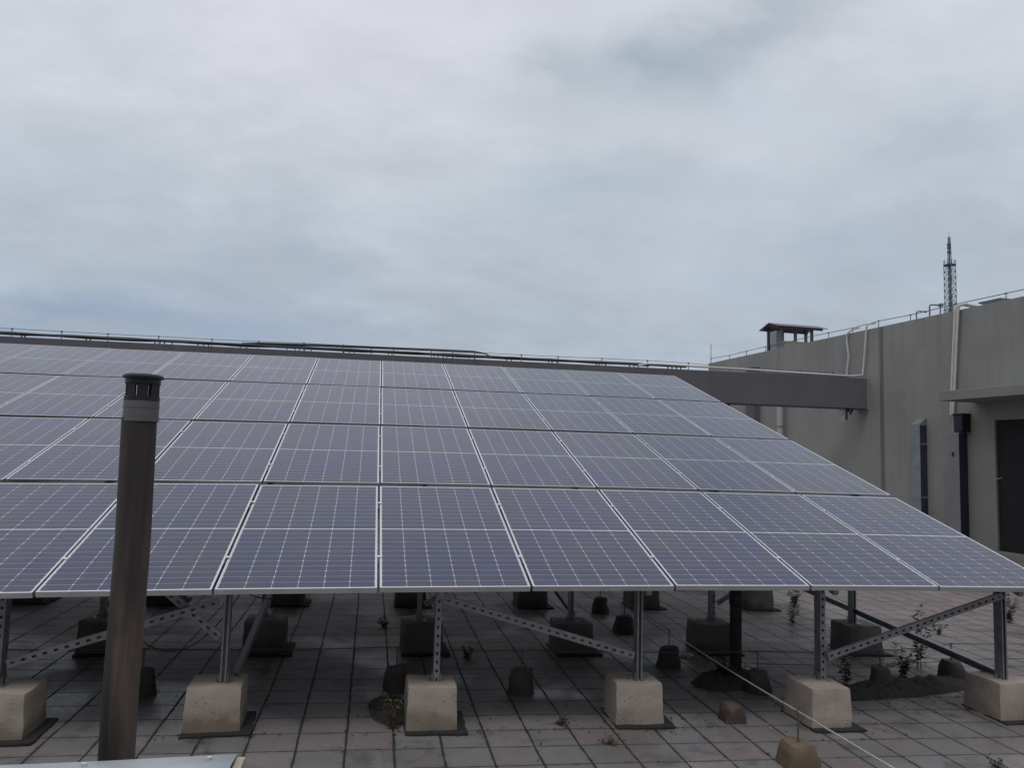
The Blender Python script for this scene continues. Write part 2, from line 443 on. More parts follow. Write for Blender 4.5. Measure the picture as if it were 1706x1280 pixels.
# ------------------------------------------------------------------ mesh builder
class MB:
    def __init__(s):
        s.v = []; s.f = []

    def add(s, vs, fs):
        o = len(s.v)
        s.v += [tuple(q) for q in vs]
        s.f += [tuple(i + o for i in q) for q in fs]
        return s

    def box(s, c, size, rot=None):
        hx, hy, hz = (q / 2 for q in size)
        vs = [Vector((x, y, z)) for x in (-hx, hx) for y in (-hy, hy) for z in (-hz, hz)]
        if rot is not None: vs = [rot @ q for q in vs]
        c = Vector(c)
        return s.add([q + c for q in vs], [(0, 1, 3, 2), (4, 6, 7, 5), (0, 4, 5, 1), (2, 3, 7, 6), (0, 2, 6, 4), (1, 5, 7, 3)])

    def bar(s, a, b, wx, wz, up=(0, 0, 1)):
        """box section from a to b; wz along the 'up' side"""
        a = Vector(a); b = Vector(b); d = b - a; L = d.length; d.normalize()
        u = Vector(up); u = (u - d * u.dot(d))
        if u.length < 1e-4: u = Vector((1, 0, 0)) - d * d.x
        u.normalize(); r = d.cross(u)
        rot = Matrix((d, r, u)).transposed()
        return s.box((a + b) / 2, (L, wx, wz), rot)

    def tube(s, pts, r, n=10, caps=True):
        pts = [Vector(q) for q in pts]
        rings = []; prev = None
        for i, q in enumerate(pts):
            if i == 0: d = pts[1] - q
            elif i == len(pts) - 1: d = q - pts[i - 1]
            else: d = (pts[i + 1] - q).normalized() + (q - pts[i - 1]).normalized()
            d.normalize()
            if prev is None:
                u = d.orthogonal().normalized()
            else:
                u = prev - d * prev.dot(d)
                u = u.normalized() if u.length > 1e-6 else d.orthogonal().normalized()
            prev = u
            k = d.cross(u)
            rr = r[i] if isinstance(r, (list, tuple)) else r
            rings.append([q + (u * math.cos(2 * math.pi * j / n) + k * math.sin(2 * math.pi * j / n)) * rr for j in range(n)])
        vs = [q for g in rings for q in g]
        fs = []
        for i in range(len(pts) - 1):
            for j in range(n):
                fs.append((i * n + j, i * n + (j + 1) % n, (i + 1) * n + (j + 1) % n, (i + 1) * n + j))
        if caps:
            fs.append(tuple(reversed(range(n))))
            fs.append(tuple((len(pts) - 1) * n + j for j in range(n)))
        return s.add(vs, fs)

    def build(s, name, mat, parent=None, smooth=False, loc=None, bevel=0):
        me = bpy.data.meshes.new(name)
        me.from_pydata(s.v, [], s.f)
        me.update()
        me.materials.append(mat)
        if smooth:
            me.polygons.foreach_set('use_smooth', [True] * len(me.polygons))
            me.set_sharp_from_angle(angle=R(40))
        o = bpy.data.objects.new(name, me)
        COL.objects.link(o)
        if parent is not None: o.parent = parent
        if loc is not None: o.location = loc
        if bevel:
            b = o.modifiers.new('bevel', 'BEVEL'); b.width = bevel; b.segments = 2; b.limit_method = 'ANGLE'
        return o


def tag(o, label=None, cat=None, group=None, kind=None):
    for k, v in (('label', label), ('category', cat), ('group', group), ('kind', kind)):
        if v: o[k] = v
    return o


def empty(name, loc, label, cat, group=None, rz=0.0):
    o = bpy.data.objects.new(name, None)
    o.empty_display_size = .1
    COL.objects.link(o)
    o.location = loc; o.rotation_euler = (0, 0, rz)
    return tag(o, label, cat, group)


def copy_tree(o, parent=None):
    c = o.copy()
    COL.objects.link(c)
    if parent is not None: c.parent = parent
    for ch in [q for q in bpy.data.objects if q.parent == o]:
        copy_tree(ch, c)
    return c


def gz(x, y):
    return -.0144 * x + .0118 * y


# ------------------------------------------------------------------ setting
BX, BY, BZ = 14.026, 10.445, -.08            # foot of the right-hand wall
AN = R(4.8)
WD = Vector((-math.sin(AN), math.cos(AN), 0))     # along the wall, away from the eye
WN = Vector((math.cos(AN), math.sin(AN), 0))      # into the building


def wp(s, z, out=0.0):
    """point on the wall: s along it, z height, out = distance in front of the wall"""
    q = Vector((BX, BY, 0)) + WD * s - WN * out
    return Vector((q.x, q.y, z))


roof = MB()
xs = (-16, wp(-15, 0).x + .5); 
c4 = [(-16, -7.5), (wp(-18, 0).x + .3, wp(-18, 0).y), (wp(13.6, 0).x + .3, wp(13.6, 0).y), (wp(26, 0).x, 36), (-16, 36)]
roof.add([(x, y, gz(x, y)) for x, y in c4], [(0, 1, 2, 3, 4)])
tag(roof.build('roof_floor', M_TILE), kind='structure')
tag(MB().add([(-3000, -3000, -18), (3000, -3000, -18), (3000, 3000, -18), (-3000, 3000, -18)], [(0, 1, 2, 3)]).build('ground', M_CITY), kind='structure')

# ------------------------------------------------------------------ building on the right
S0, S1, TOP = -18.0, 13.65, 5.715
bld = empty('rooftop_building', wp(0, 0), 'tall grey rendered building wall along the right side with dark doorway', 'building')
bld.rotation_euler = (0, 0, AN)
# local frame: +x into the building, +y along the wall (away), origin at wall foot
lb = MB()
DW0, DW1, DH, TH = -1.75, .30, 2.98, .45


def lbox(m, x0, x1, y0, y1, z0, z1):
    return m.box(((x0 + x1) / 2, (y0 + y1) / 2, (z0 + z1) / 2), (x1 - x0, y1 - y0, z1 - z0))


lbox(lb, 0, TH, DW1, S1, -.45, TOP)
lbox(lb, 0, TH, S0, DW0, -.45, TOP)
lbox(lb, 0, TH, DW0, DW1, DH, TOP)
lbox(lb, TH, 9, S1 - TH, S1, -.45, TOP)
lbox(lb, TH, 9, S0, S0 + TH, -.45, TOP)
lbox(lb, 9, 9 + TH, S0, S1, -.45, TOP)
lb.build('wall', M_WALL, bld)
lbox(MB(), TH, 9, S0 + TH, S1 - TH, 5.1, 5.3).build('roof_slab', M_CANOPY, bld)
lbox(MB(), .06, .12, DW0, DW1, -.3, DH).build('door', M_DOOR, bld)
lbox(MB(), -.02, -.002, 3.90, 4.01, -.2, TOP - .01).build('expansion_joint_cover', material('joint_grey', plain((.165, .162, .155), .8, 0, .1, 3)), bld)
lbox(MB(), -.22, -.001, 10.0, 10.55, -.2, 5.2).build('pilaster', M_BEAM, bld)
cn = MB(); lbox(cn, -1.02, -.001, -4.0, .84, 3.41, 3.63)
cn.build('canopy', M_CANOPY, bld, bevel=.008)
lbox(MB(), -.35, -.001, DW0, DW1, -.3, .02).build('doorstep', M_CANOPY, bld)

# ------------------------------------------------------------------ the beam across the back
bY0, bY1, bZ0, bZ1 = 14.9, 15.42, 3.445, 4.315
bm_end = 13.60
be = empty('concrete_beam', (0, bY0, bZ0), 'long dark grey painted concrete beam spanning behind the solar array', 'beam')
m = MB()
N = 30
for i in range(N):
    pass
lbox(m, -17, bm_end, 0, bY1 - bY0, -.0, bZ1 - bZ0)
m.build('beam_body', M_BEAM, be, bevel=.012)
m = MB(); lbox(m, bm_end - .002, bm_end + .10, .02, bY1 - bY0 - .02, -.012, bZ1 - bZ0 - .01)
m.build('end_stub', M_WALL, be)
m = MB(); lbox(m, -17, 9.55, .16, .36, -bZ0 - .25, -.001)
m.build('rear_light_blocker', M_BEAM, be)  # wall added below the beam to block light from the rear
m = MB()
for x in (-15.5, -7.0):
    lbox(m, x, x + .5, .05, .155, -bZ0 + gz(x, 15), -.002)
m.build('support_column', M_BEAM, be)

# ------------------------------------------------------------------ solar panels
TILT = .29122; CT, ST = math.cos(TILT), math.sin(TILT)
PL, GAP = 2.008, .0830
Z0 = .9684
XK = {-9: -9.299, -8: -8.271, -7: -7.243, -6: -6.215, -5: -5.187, -4: -4.160, -3: -3.091, -2: -2.043, -1: -1.013, 0: .007, 1: 1.020, 2: 2.032, 3: 3.049, 4: 4.075, 5: 5.116}
Q = (.00493, .00919, -.00214, -.01773, -.00996, .02293, .01724)


def apt(k, v, dn=0.0):
    """point of the array plane at column edge k, v metres up the slope, dn below the glass"""
    s = v / 8.3
    kk = max(k, -4)
    z = Q[0] + Q[1] * kk + Q[2] * kk * kk + Q[3] * s + Q[4] * s * kk + Q[5] * s * s + Q[6] * s * kk * kk / 10
    k0 = math.floor(k); k0 = min(max(k0, -9), 4)
    x = XK[k0] + (XK[k0 + 1] - XK[k0]) * (k - k0)
    return Vector((x + .018 * s, v * CT + dn * ST, Z0 + v * ST + z - dn * CT))


def kx(x):
    for k in range(-9, 5):
        if x <= XK[k + 1] or k == 4:
            return k + (x - XK[k]) / (XK[k + 1] - XK[k])


def make_panel():
    root = empty('solar_panel', (0, 0, 0), 'x', 'solar panel', 'solar panels of the sloping array')
    f = MB()
    lip, dep = .0090, .035
    # top lip + outer wall of the frame, butted at the ends
    lbox(f, 0, 1, 0, lip, -dep, 0); lbox(f, 0, 1, PL - lip, PL, -dep, 0)
    lbox(f, 0, lip, lip, PL - lip, -dep, 0); lbox(f, 1 - lip, 1, lip, PL - lip, -dep, 0)
    f.build('frame', M_ALU, root)
    g = MB(); lbox(g, lip + .0005, 1 - lip - .0005, lip + .0005, PL - lip - .0005, -.007, -.0015)
    g.build('cell_sheet', M_CELL, root)
    j = MB(); lbox(j, .44, .56, PL - .26, PL - .18, -.028, -.0075)
    j.build('junction_box', M_BLACK, root)
    return root


ROWN = ['lowest row', 'second row from the bottom', 'third row from the bottom', 'top row']
ORD = ['at the right end', 'second from the right end', 'third from the right end', 'fourth from the right end', 'fifth from the right end',
       'sixth from the right end', 'seventh from the right end', 'eighth from the right end', 'ninth from the right end', 'tenth from the right end', 'eleventh from the right end', 'twelfth from the right end', 'thirteenth from the right end', 'leftmost, off to the left']
proto = None
for r in range(4):
    for k in range(4, -10, -1):
        v0 = r * (PL + GAP)
        a = apt(k, v0); b = apt(k + 1, v0); c = apt(k, v0 + PL); d = apt(k + 1, v0 + PL)
        ex = (b - a + d - c) / 2
        ey = ((c - a) + (d - b)) / 2
        wdt = ex.length - .017
        exn = ex.normalized(); ez = exn.cross(ey).normalized(); eyn = ez.cross(exn)
        a = a + exn * .0085
        a = a + ez * random.uniform(-.002, .002)
        eyn = (eyn + ez * random.uniform(-.0014, .0014)).normalized(); ez = exn.cross(eyn).normalized()
        o = proto if proto is None and False else (make_panel() if proto is None else copy_tree(proto))
        if proto is None: proto = o
        o.matrix_world = Matrix(((exn.x * wdt, eyn.x, ez.x, a.x), (exn.y * wdt, eyn.y, ez.y, a.y), (exn.z * wdt, eyn.z, ez.z, a.z), (0, 0, 0, 1)))
        tag(o, 'blue solar panel, %s, %s' % (ROWN[r], ORD[4 - k]))

# ------------------------------------------------------------------ mounting frame and blocks
PXS = [-5.15, -3.72, -2.33, -.97, .43, 1.885, 3.32, 4.87]
PYS = [.30, 2.27, 4.42, 6.35]
BH = .28
ROWADJ = {(1, 6): (.02, .02), (1, 7): (.0, -.0)}
frame = empty('mounting_frame', (0, 0, 0), 'galvanised steel frame of slotted posts and braces carrying the solar panels', 'support frame', None)


def channel(mb, a, b, wdt, dep, face, slots=True, th=.003, pitch=.07, up=None):
    """slotted steel channel from a to b. 'face' = direction the slotted web looks to."""
    a = Vector(a); b = Vector(b); d = (b - a); L = d.length; d.normalize()
    fv = Vector(face); fv = (fv - d * fv.dot(d)).normalized()
    s = d.cross(fv).normalized()

    def pt(l, sx, fz): return a + d * l + s * sx + fv * fz

    def slab(l0, l1, s0, s1, f0, f1):
        vs = [pt(l, q, g) for l in (l0, l1) for q in (s0, s1) for g in (f0, f1)]
        mb.add(vs, [(0, 1, 3, 2), (4, 6, 7, 5), (0, 4, 5, 1), (2, 3, 7, 6), (0, 2, 6, 4), (1, 5, 7, 3)])
    h = wdt / 2
    slab(0, L, -h, -h + th, -dep, 0); slab(0, L, h - th, h, -dep, 0)
    if slots:
        g = .012
        slab(0, L, -h + th, -g / 1.6, -th, 0); slab(0, L, g / 1.6, h - th, -th, 0)
        n = max(1, int(L / pitch)); p = L / n
        for i in range(n):
            slab(i * p - (.019 if i else 0), i * p + .019, -g / 1.6, g / 1.6, -th, 0)
        slab(L - .019, L, -g / 1.6, g / 1.6, -th, 0)
        slab(0, L, -h + th, h - th, -dep, -dep + th)
    else:
        slab(0, L, -h + th, -h + .011, -th, 0); slab(0, L, h - .011, h - th, -th, 0)
        slab(0, L, -h + th, h - th, -dep, -dep + th)


def under(x, y, dn):
    v = y / CT
    q = apt(kx(x), v, dn)
    return Vector((x, q.y, q.z))


def block_mesh(seed, w, d, h):
    """cast block: a rounded, slightly tapered, lumpy box, open grid on each face"""
    n = 9
    idx = {}; vs = []; fs = []

    def vert(i, j, k):
        if (i, j, k) in idx: return idx[(i, j, k)]
        p = Vector((i / n - .5, j / n - .5, k / n))
        sh = 1.0 + .05 * (1 - p.z) - .015
        q = Vector((p.x * w * sh, p.y * d * sh, p.z * h))
        rr = .017
        # round the edges
        c = Vector((max(-w * sh / 2 + rr, min(w * sh / 2 - rr, q.x)), max(-d * sh / 2 + rr, min(d * sh / 2 - rr, q.y)), min(h - rr, q.z)))
        dd = q - c
        if dd.length > rr: q = c + dd.normalized() * rr
        nz = noise.noise_vector(q * 9 + Vector((seed * 3.7, seed, 0)))
        nz2 = noise.noise_vector(q * 30 + Vector((seed, seed * 2.1, 0)))
        q += nz * .007 + nz2 * .0025
        if k == 0: q.z = -.01
        idx[(i, j, k)] = len(vs); vs.append(q)
        return idx[(i, j, k)]
    for i in range(n):
        for j in range(n):
            fs.append([vert(i, j, n), vert(i + 1, j, n), vert(i + 1, j + 1, n), vert(i, j + 1, n)])
            fs.append([vert(i, j, 0), vert(i, j + 1, 0), vert(i + 1, j + 1, 0), vert(i + 1, j, 0)])
            fs.append([vert(i, 0, j), vert(i + 1, 0, j), vert(i + 1, 0, j + 1), vert(i, 0, j + 1)])
            fs.append([vert(i, n, j), vert(i, n, j + 1), vert(i + 1, n, j + 1), vert(i + 1, n, j)])
            fs.append([vert(0, i, j), vert(0, i, j + 1), vert(0, i + 1, j + 1), vert(0, i + 1, j)])
            fs.append([vert(n, i, j), vert(n, i + 1, j), vert(n, i + 1, j + 1), vert(n, i, j + 1)])
    return vs, fs


XN = ['eighth', 'seventh', 'sixth', 'fifth', 'fourth', 'third', 'second', 'first']
BL = {0: 'pale cast concrete block under the front post, %s block from the right in front row',
      1: 'grey concrete block in shade under the second post row, %s from the right',
      2: 'shaded concrete block under the third post row, %s from the right',
      3: 'concrete block under the rearmost post row, %s from the right'}
FRONT = {2: 'yellowish concrete block at the left picture edge, under a front steel post',
         3: 'brown stained concrete block just right of the rusty vent pipe',
         4: 'pitted concrete block with crumbled lower edge, below the middle of the array',
         5: 'concrete block with dark chipped right corner, right of the array middle',
         6: 'concrete block beside the small lightning rod foot, second front block from right',
         7: 'greenish grey concrete block under the rightmost front post'}
MATL = 'dark bitumen felt mat under the %s front concrete block from the right'
for ri, py in enumerate(PYS):
    for ci, px in enumerate(PXS):
        ax, ay = ROWADJ.get((ri, ci), (0, 0))
        # block, set slightly off the post
        jx = random.uniform(-.02, .02); jy = random.uniform(-.02, .02)
        if ri == 0:
            bxc = {2: -2.255, 3: -1.015, 4: .398, 5: 1.872, 6: 3.262, 7: 4.90}.get(ci, px)
            byc = {2: .30, 3: .385, 4: .35, 5: .40, 6: .285, 7: .375}.get(ci, .33)
            wd_, dp_, rz = {2: (.34, .36, 0), 3: (.352, .35, .03), 4: (.335, .35, .01), 5: (.345, .35, -.03), 6: (.315, .38, .02), 7: (.36, .38, .0)}.get(ci, (.35, .36, 0))
        else:
            bxc, byc = px + .02 + jx, py + .03 + jy
            wd_, dp_, rz = .36, .36, random.uniform(-.06, .06)
        g = gz(bxc, byc)
        vs, fs = block_mesh(ri * 10 + ci, wd_, dp_, BH)
        ob = MB().add(vs, fs).build('concrete_block', M_BLOCK if ri == 0 else M_BLOCK_SHADE, None, True, (bxc, byc, g + .004))
        ob.rotation_euler = (0, 0, rz)
        lab = FRONT.get(ci) if ri == 0 and ci in FRONT else BL[ri] % XN[ci]
        tag(ob, lab, 'concrete block', 'concrete blocks under the array posts')
        if ri < 3:
            ml = MB()
            mw, md = wd_ + .08, dp_ + .11
            nn = 10
            ring = []
            for sx, sy, ex2, ey2 in ((-1, -1, 1, -1), (1, -1, 1, 1), (1, 1, -1, 1), (-1, 1, -1, -1)):
                for t in range(nn):
                    f_ = t / nn
                    X = (sx + (ex2 - sx) * f_) * mw / 2; Y = (sy + (ey2 - sy) * f_) * md / 2
                    ring.append((X + random.uniform(-.006, .006), Y + random.uniform(-.006, .006)))
            L = len(ring)
            ml.add([(x, y, .007 + .004 * random.random()) for x, y in ring] + [(x, y, -.002) for x, y in ring],
                   [tuple(range(L))] + [(i, (i + L), (i + 1) % L + L, (i + 1) % L) for i in range(L)])
            mo = ml.build('felt_mat', M_FELT, None, False, (bxc + .03, byc - .02, g + .002))
            mo.rotation_euler = (0, 0, rz + random.uniform(-.05, .05))
            tag(mo, MATL % XN[ci] if ri == 0 else 'dark felt mat under the %s block from the right in the %s post row' % (XN[ci], ['', 'second', 'third'][ri]), 'mat', 'felt mats under the blocks')
        # post
        X, Y = px + ax, py + ay
        zt = under(X, Y, .035 + .041 + .041).z + .02
        m = MB()
        zb = gz(X, Y) + BH - .004
        # double back-to-back channel, slots to the front and open groove
        channel(m, (X, Y - .003, zb), (X, Y - .003, zt), .041, .041, (0, -1, 0), slots=(ci % 2 == 0), pitch=.055)
        channel(m, (X, Y + .082, zb), (X, Y + .082, zt), .041, .041, (0, 1, 0), slots=False)
        po = m.build('post', M_GALV, frame)
        bp = MB(); lbox(bp, X - .06, X + .06, Y - .045, Y + .12, zb, zb + .008)
        for sx in (-.045, .045):
            bp.tube([(X + sx, Y + .04, zb + .008), (X + sx, Y + .04, zb + .032)], .009, 6)
            bp.box((X + sx * .62, Y + .04, zb + .035), (.006, .07, .055))
        bp.build('base_plate', M_GALV, po)
# rafters up the slope and purlins across
for px in PXS:
    m = MB()
    a = under(px, .09, .035 + .041 + .0225); b = under(px, 7.93, .035 + .041 + .0225)
    m.bar(a, b, .041, .041)
    m.build('rafter', M_GALV, frame)
for r in range(4):
    for fr in (.24, .78):
        v = r * (PL + GAP) + PL * fr
        m = MB()
        ks = [-9 + .02] + list(range(-8, 5)) + [4.985]
        for q0, q1 in zip(ks, ks[1:]):
            m.bar(apt(q0, v, .0565), apt(q1, v, .0565), .041, .0405, (0, -ST, CT))
        m.build('purlin', M_GALV, frame)
        # mid clamps between neighbouring panels
        for k in range(-5, 5):
            c = apt(k, v)
            cm = MB()
            rot = Matrix(((1, 0, 0), (0, CT, -ST), (0, ST, CT)))
            cm.box(c + rot @ Vector((0, 0, .0022)), (.026, .03, .003), rot)
            cm.box(c + rot @ Vector((0, 0, -.02)), (.010, .03, .04), rot)
            if r < 3 and k >= -4: cm.build('clamp', M_ALU, frame)


def brace(a, b, face=(0, -1, 0), w_=.05, dep=.028):
    m = MB()
    channel(m, a, b, w_, dep, face, True, .003, .062)
    return m.build('brace', M_GALV, frame)


YF = .255
brace((-2.26, YF, .46), (-1.02, YF, .835))
brace((.46, YF, .85), (1.83, YF, .45))
brace((3.335, YF, .42), (4.83, YF, .865))
brace((-5.1, YF, .84), (-3.76, YF, .46))
brace((-1.40, YF + .05, .93), (-1.01, YF + .05, .60))
# braces running from a front block up towards the rear posts
for px, y0, z0, y1, z1 in ((4.86, .40, .235, 4.36, .50), (-.935, .45, .31, 4.36, .86), (1.92, 2.42, .32, 6.3, .86), (-3.68, .45, .36, 4.36, .9)):
    m = MB()
    channel(m, (px, y0, z0), (px, y1, z1), .055, .041, (-1, 0, 0), False)
    m.build('brace', M_GALV, frame)
for c0, c1 in ((0, 1), (2, 3), (4, 5), (6, 7)):
    for py in PYS[1:]:
        ztop = under(PXS[c1], py, .16).z
        brace((PXS[c0] + .04, py - .05, .45), (PXS[c1] - .04, py - .05, min(ztop, 1.35)))

# ------------------------------------------------------------------ the tall vent pipe in front
VX, VY = -.7215, -2.9
vz = gz(VX, VY)
vp = empty('vent_pipe', (VX, VY, vz), 'tall brown stained vent pipe with black slotted cap, standing at left foreground', 'vent pipe')
RP = .0462
zs = [0, .4, .8, 1.2, 1.6, 1.922 - vz]
m = MB(); m.tube([(0.0006 * i * (-1) ** i, 0, z) for i, z in enumerate(zs)], RP, 40)
m.build('pipe_body', M_PIPE, vp, True)
zt = 1.922 - vz
m = MB(); m.tube([(0, 0, zt - .008), (0, 0, zt + .048)], .0468, 40)
m.tube([(0, 0, zt - .010), (0, 0, zt + .003)], .0482, 40); m.tube([(0, 0, zt + .028), (0, 0, zt + .034)], .0478, 40)
m.build('clamp_band', M_BAND, vp, True)
m = MB()
z0, z1 = zt + .047, zt + .112
m.tube([(0, 0, z0), (0, 0, z0 + .014)], .0468, 40)
m.tube([(0, 0, z1 - .016), (0, 0, z1)], .0468, 40)
for i in range(8):
    a = i * math.pi / 4 + .30
    m.box((math.cos(a) * .0405, math.sin(a) * .0405, (z0 + z1) / 2), (.006, .0265, z1 - z0 - .024), Matrix.Rotation(a, 3, 'Z'))
cap = m.build('vent_cap', M_BLACK, vp, True)
m = MB(); m.tube([(0, 0, z1), (0, 0, z1 + .006), (0, 0, z1 + .011)], [.0545, .0545, .049], 40)
m.build('lid', M_BLACK, cap, True)

# ------------------------------------------------------------------ low parapet with sheet flashing, bottom left
pr = empty('parapet', (-.34, -3.1, gz(0, -3.3) - .009), 'low parapet topped with pale sheet metal flashing at the bottom left', 'parapet')
pr.rotation_euler = (0, -.015, 0)
m = MB(); lbox(m, -6.5, -.02, -.40, -.03, -.05, 1.09)
m.build('parapet_wall', M_CANOPY, pr)
m = MB()
NX = 40
for i in range(NX):
    pass
fx = [-6.5 + 6.48 * i / NX for i in range(NX + 1)]
vsf = []; 
for x in fx:
    wv = .0035 * noise.noise(Vector((x * 2.1, 3, 1)))
    vsf += [(x, -.46, 1.06 + wv), (x, -.43, 1.118 + wv), (x, -.10, 1.124 + wv), (x, -.006 + wv, 1.114 + wv), (x, .0, 1.04 + wv)]
fsf = []
for i in range(NX):
    for j in range(4):
        fsf.append((i * 5 + j, (i + 1) * 5 + j, (i + 1) * 5 + j + 1, i * 5 + j + 1))
m.add(vsf, fsf)
fl = m.build('flashing', M_COPING, pr, True)
sm = fl.modifiers.new('solid', 'SOLIDIFY'); sm.thickness = .002
m = MB(); lbox(m, -.021, .0, -.42, -.012, .95, 1.108)
m.build('end_plate', material('beige_filler', plain((.42, .36, .28), .8, 0, .2, 12)), pr)
for x in (-.08, -.37, -.95):
    MB().tube([(x, -.05, 1.115), (x, -.05, 1.126)], .007, 8).build('rivet', M_ALU, pr, True)

# ------------------------------------------------------------------ lightning conductor feet and wires on the floor
FEETL = [(.19, 1.10, 0), (1.16, 1.0, 0), (2.66, 1.72, 0), (2.69, 4.03, 0), (2.665, 3.03, 0), (3.14, .97, 0), (4.29, 1.02, 0), (5.15, 1.24, 0), (2.66, -.50, 1), (2.60, .30, 2), (-1.65, 1.03, 0), (-3.0, 1.05, 0)]
FLAB = ['dark cone shaped concrete foot with rod, left of the middle front block',
        'dark concrete rod foot between the middle front block and the next one right',
        'round dark concrete rod foot in front of the second row, right of the middle post',
        'farthest dark concrete rod foot under the array, left of a third row block',
        'dark concrete rod foot just left of the front post, behind the round one',
        'dark concrete rod foot beside the black standing pipe under the array',
        'dark concrete rod foot among the weeds at the left end of the soil mound',
        'dark bucket shaped concrete rod foot at the right end of the soil mound',
        'brown weathered concrete foot with rod at the bottom edge, on open tiles',
        'small reddish brown concrete foot beside the bright conductor wire',
        'dark concrete rod foot hidden behind the tall brown vent pipe',
        'dark concrete rod foot in deep shade at the far left']


def foot_mesh(seed, rb, rt, h, sq):
    vs = []; fs = []; n = 20; lv = 7
    prof = [(0, 1.0), (.03, 1.02), (.3, .93), (.6, .84), (.88, .76), (.97, .72), (1.0, .66)]
    for (t, s_) in prof:
        r = rb * s_ if t < .01 else (rb + (rt - rb) * t) * (1 if t < .97 else .93)
        for j in range(n):
            a = 2 * math.pi * j / n
            c, s2 = math.cos(a), math.sin(a)
            k = 1 / max(abs(c), abs(s2)) if sq else 1
            k = 1 + (k - 1) * .75
            q = Vector((c * r * k, s2 * r * k, t * h))
            q += noise.noise_vector(q * 14 + Vector((seed * 5, 0, 0))) * .018 + noise.noise_vector(q * 40 + Vector((seed * 5, 9, 0))) * .005
            if t == 0: q.z = -.01
            vs.append(q)
    for i in range(lv - 1):
        for j in range(n):
            fs.append((i * n + j, i * n + (j + 1) % n, (i + 1) * n + (j + 1) % n, (i + 1) * n + j))
    fs.append(tuple((lv - 1) * n + j for j in range(n)))
    return vs, fs


for i, (x, y, t) in enumerate(FEETL):
    g = gz(x, y)
    h = {0: .18, 1: .14, 2: .12}[t]
    root = empty('concrete_weight', (x, y, g), FLAB[i], 'concrete weight', 'concrete weights of the lightning conductor')
    rb, rt = ((.118, .088) if t == 1 else (.11, .075) if t == 0 else (.085, .07))
    vs, fs = foot_mesh(i, rb, rt, h, t == 1 or i in (4, 7, 9))
    MB().add(vs, fs).build('weight_body', M_FOOT if t == 1 else M_FOOTD if t == 0 else material('red_concrete', concrete_mat((.12, .078, .070), (.05, .04, .035), .1)), root, True)
    if t != 2:
        rod = MB(); rod.tube([(0, 0, h - .01), (0, 0, .325)], .0055, 8)
        rod.box((0, 0, .325), (.03, .012, .012))
        rod.build('rod', M_WIRE, root)


def wire(name, pts, r, mat, label, cat, sag=.0, group=None):
    out = []
    for a, b in zip(pts, pts[1:]):
        a = Vector(a); b = Vector(b); n = 10
        for i in range(n):
            t = i / n
            q = a.lerp(b, t); q.z -= sag * 4 * t * (1 - t)
            out.append(q)
    out.append(Vector(pts[-1]))
    return tag(MB().tube(out, r, 8).build(name, mat, None, True), label, cat, group)


def top(x, y): return (x, y, gz(x, y) + .325)


wire('conductor_wire', [top(2.73, -2.2), top(2.66, -.50), top(2.63, .75), top(2.66, 1.72)], .0055, M_WIREL, 'bright metal conductor wire stretched diagonally across the tiles to the rod foot', 'wire', .004)
wire('conductor_wire', [top(2.667, 1.73), top(2.665, 3.03), top(2.69, 4.03), top(2.7, 7)], .004, M_WIRE, 'thin dark conductor wire running back over the two farthest rod feet', 'wire', .006)
wire('conductor_wire', [top(-6, 1.05), top(-3.0, 1.05), top(-1.65, 1.03), top(.19, 1.10), top(1.16, 1.0), top(3.14, .97), top(4.29, 1.02), top(5.15, 1.24), top(9, 1.4)], .004, M_WIRE, 'thin dark conductor wire running left to right under the array over rod feet', 'wire', .012)
wire('conductor_wire', [(2.9, 1.65, .06), (4.0, 1.5, .03), (5.6, 1.62, .02), (8.5, 1.9, -.01)], .0035, M_WIRE, 'second thin dark wire lying low behind the soil mound', 'wire', .01)
# hanging cable between posts on the left
pts = []
for i in range(25):
    t = i / 24
    pts.append((-1.62 + .68 * t, .75, .62 - .42 * 4 * t * (1 - t) * .55 - .12 * (1 - t) + .22 * t))
tag(MB().tube(pts, .004, 6).build('hanging_cable', M_CABLE, None, True), 'thin black cable sagging between vent pipe and the next steel post', 'cable')

# black pipe standing under the array
X, Y = 3.20, 1.50
pp = empty('standing_pipe', (X, Y, gz(X, Y)), 'black standing pipe with collar in shade under the array, right of middle', 'vent pipe')
MB().tube([(0, 0, -.01), (0, 0, 1.10)], .052, 24).build('pipe_body', M_RUST, pp, True)
m = MB(); m.tube([(0, 0, .60), (0, 0, .615), (0, 0, .70), (0, 0, .715)], [.053, .060, .060, .053], 24)
m.build('collar', M_BLACK, pp, True)

# ------------------------------------------------------------------ soil mound, weeds, litter
def mound(name, cx, cy, lx, ly, h, rz, label, seed):
    n, k = 44, 18
    vs = []; fs = []
    for i in range(n + 1):
        for j in range(k + 1):
            u = i / n * 2 - 1; v = j / k * 2 - 1
            e = max(0, 1 - u * u) ** .5
            x = u * lx; y = v * ly * (.35 + .65 * e)
            q = max(0, 1 - v * v)
            nz = noise.fractal(Vector((x * 9 + seed, y * 9, seed)), .7, 2.2, 5)
            z = h * e ** .6 * q ** .8 * (1 + .5 * nz) + .03 * noise.noise(Vector((x * 34, y * 34, seed))) * q - .004
            c, s = math.cos(rz), math.sin(rz)
            X = cx + x * c - y * s; Y = cy + x * s + y * c
            vs.append((X, Y, z + gz(X, Y)))
    for i in range(n):
        for j in range(k):
            a = i * (k + 1) + j
            fs.append((a, a + 1, a + k + 2, a + k + 1))
    return tag(MB().add(vs, fs).build(name, M_SOIL, None, True), label, 'soil heap')


mound('soil_mound', 4.42, .98, .84, .19, .085, .20, 'long dark soil heap with moss between the two rightmost front blocks', 3)
mound('soil_mound', 3.0, 1.25, .35, .22, .09, .5, 'low dark soil heap at the foot of the black standing pipe', 9)
mound('soil_mound', .13, .62, .14, .32, .05, .1, 'flat dark soil clump left of the middle front block', 5)


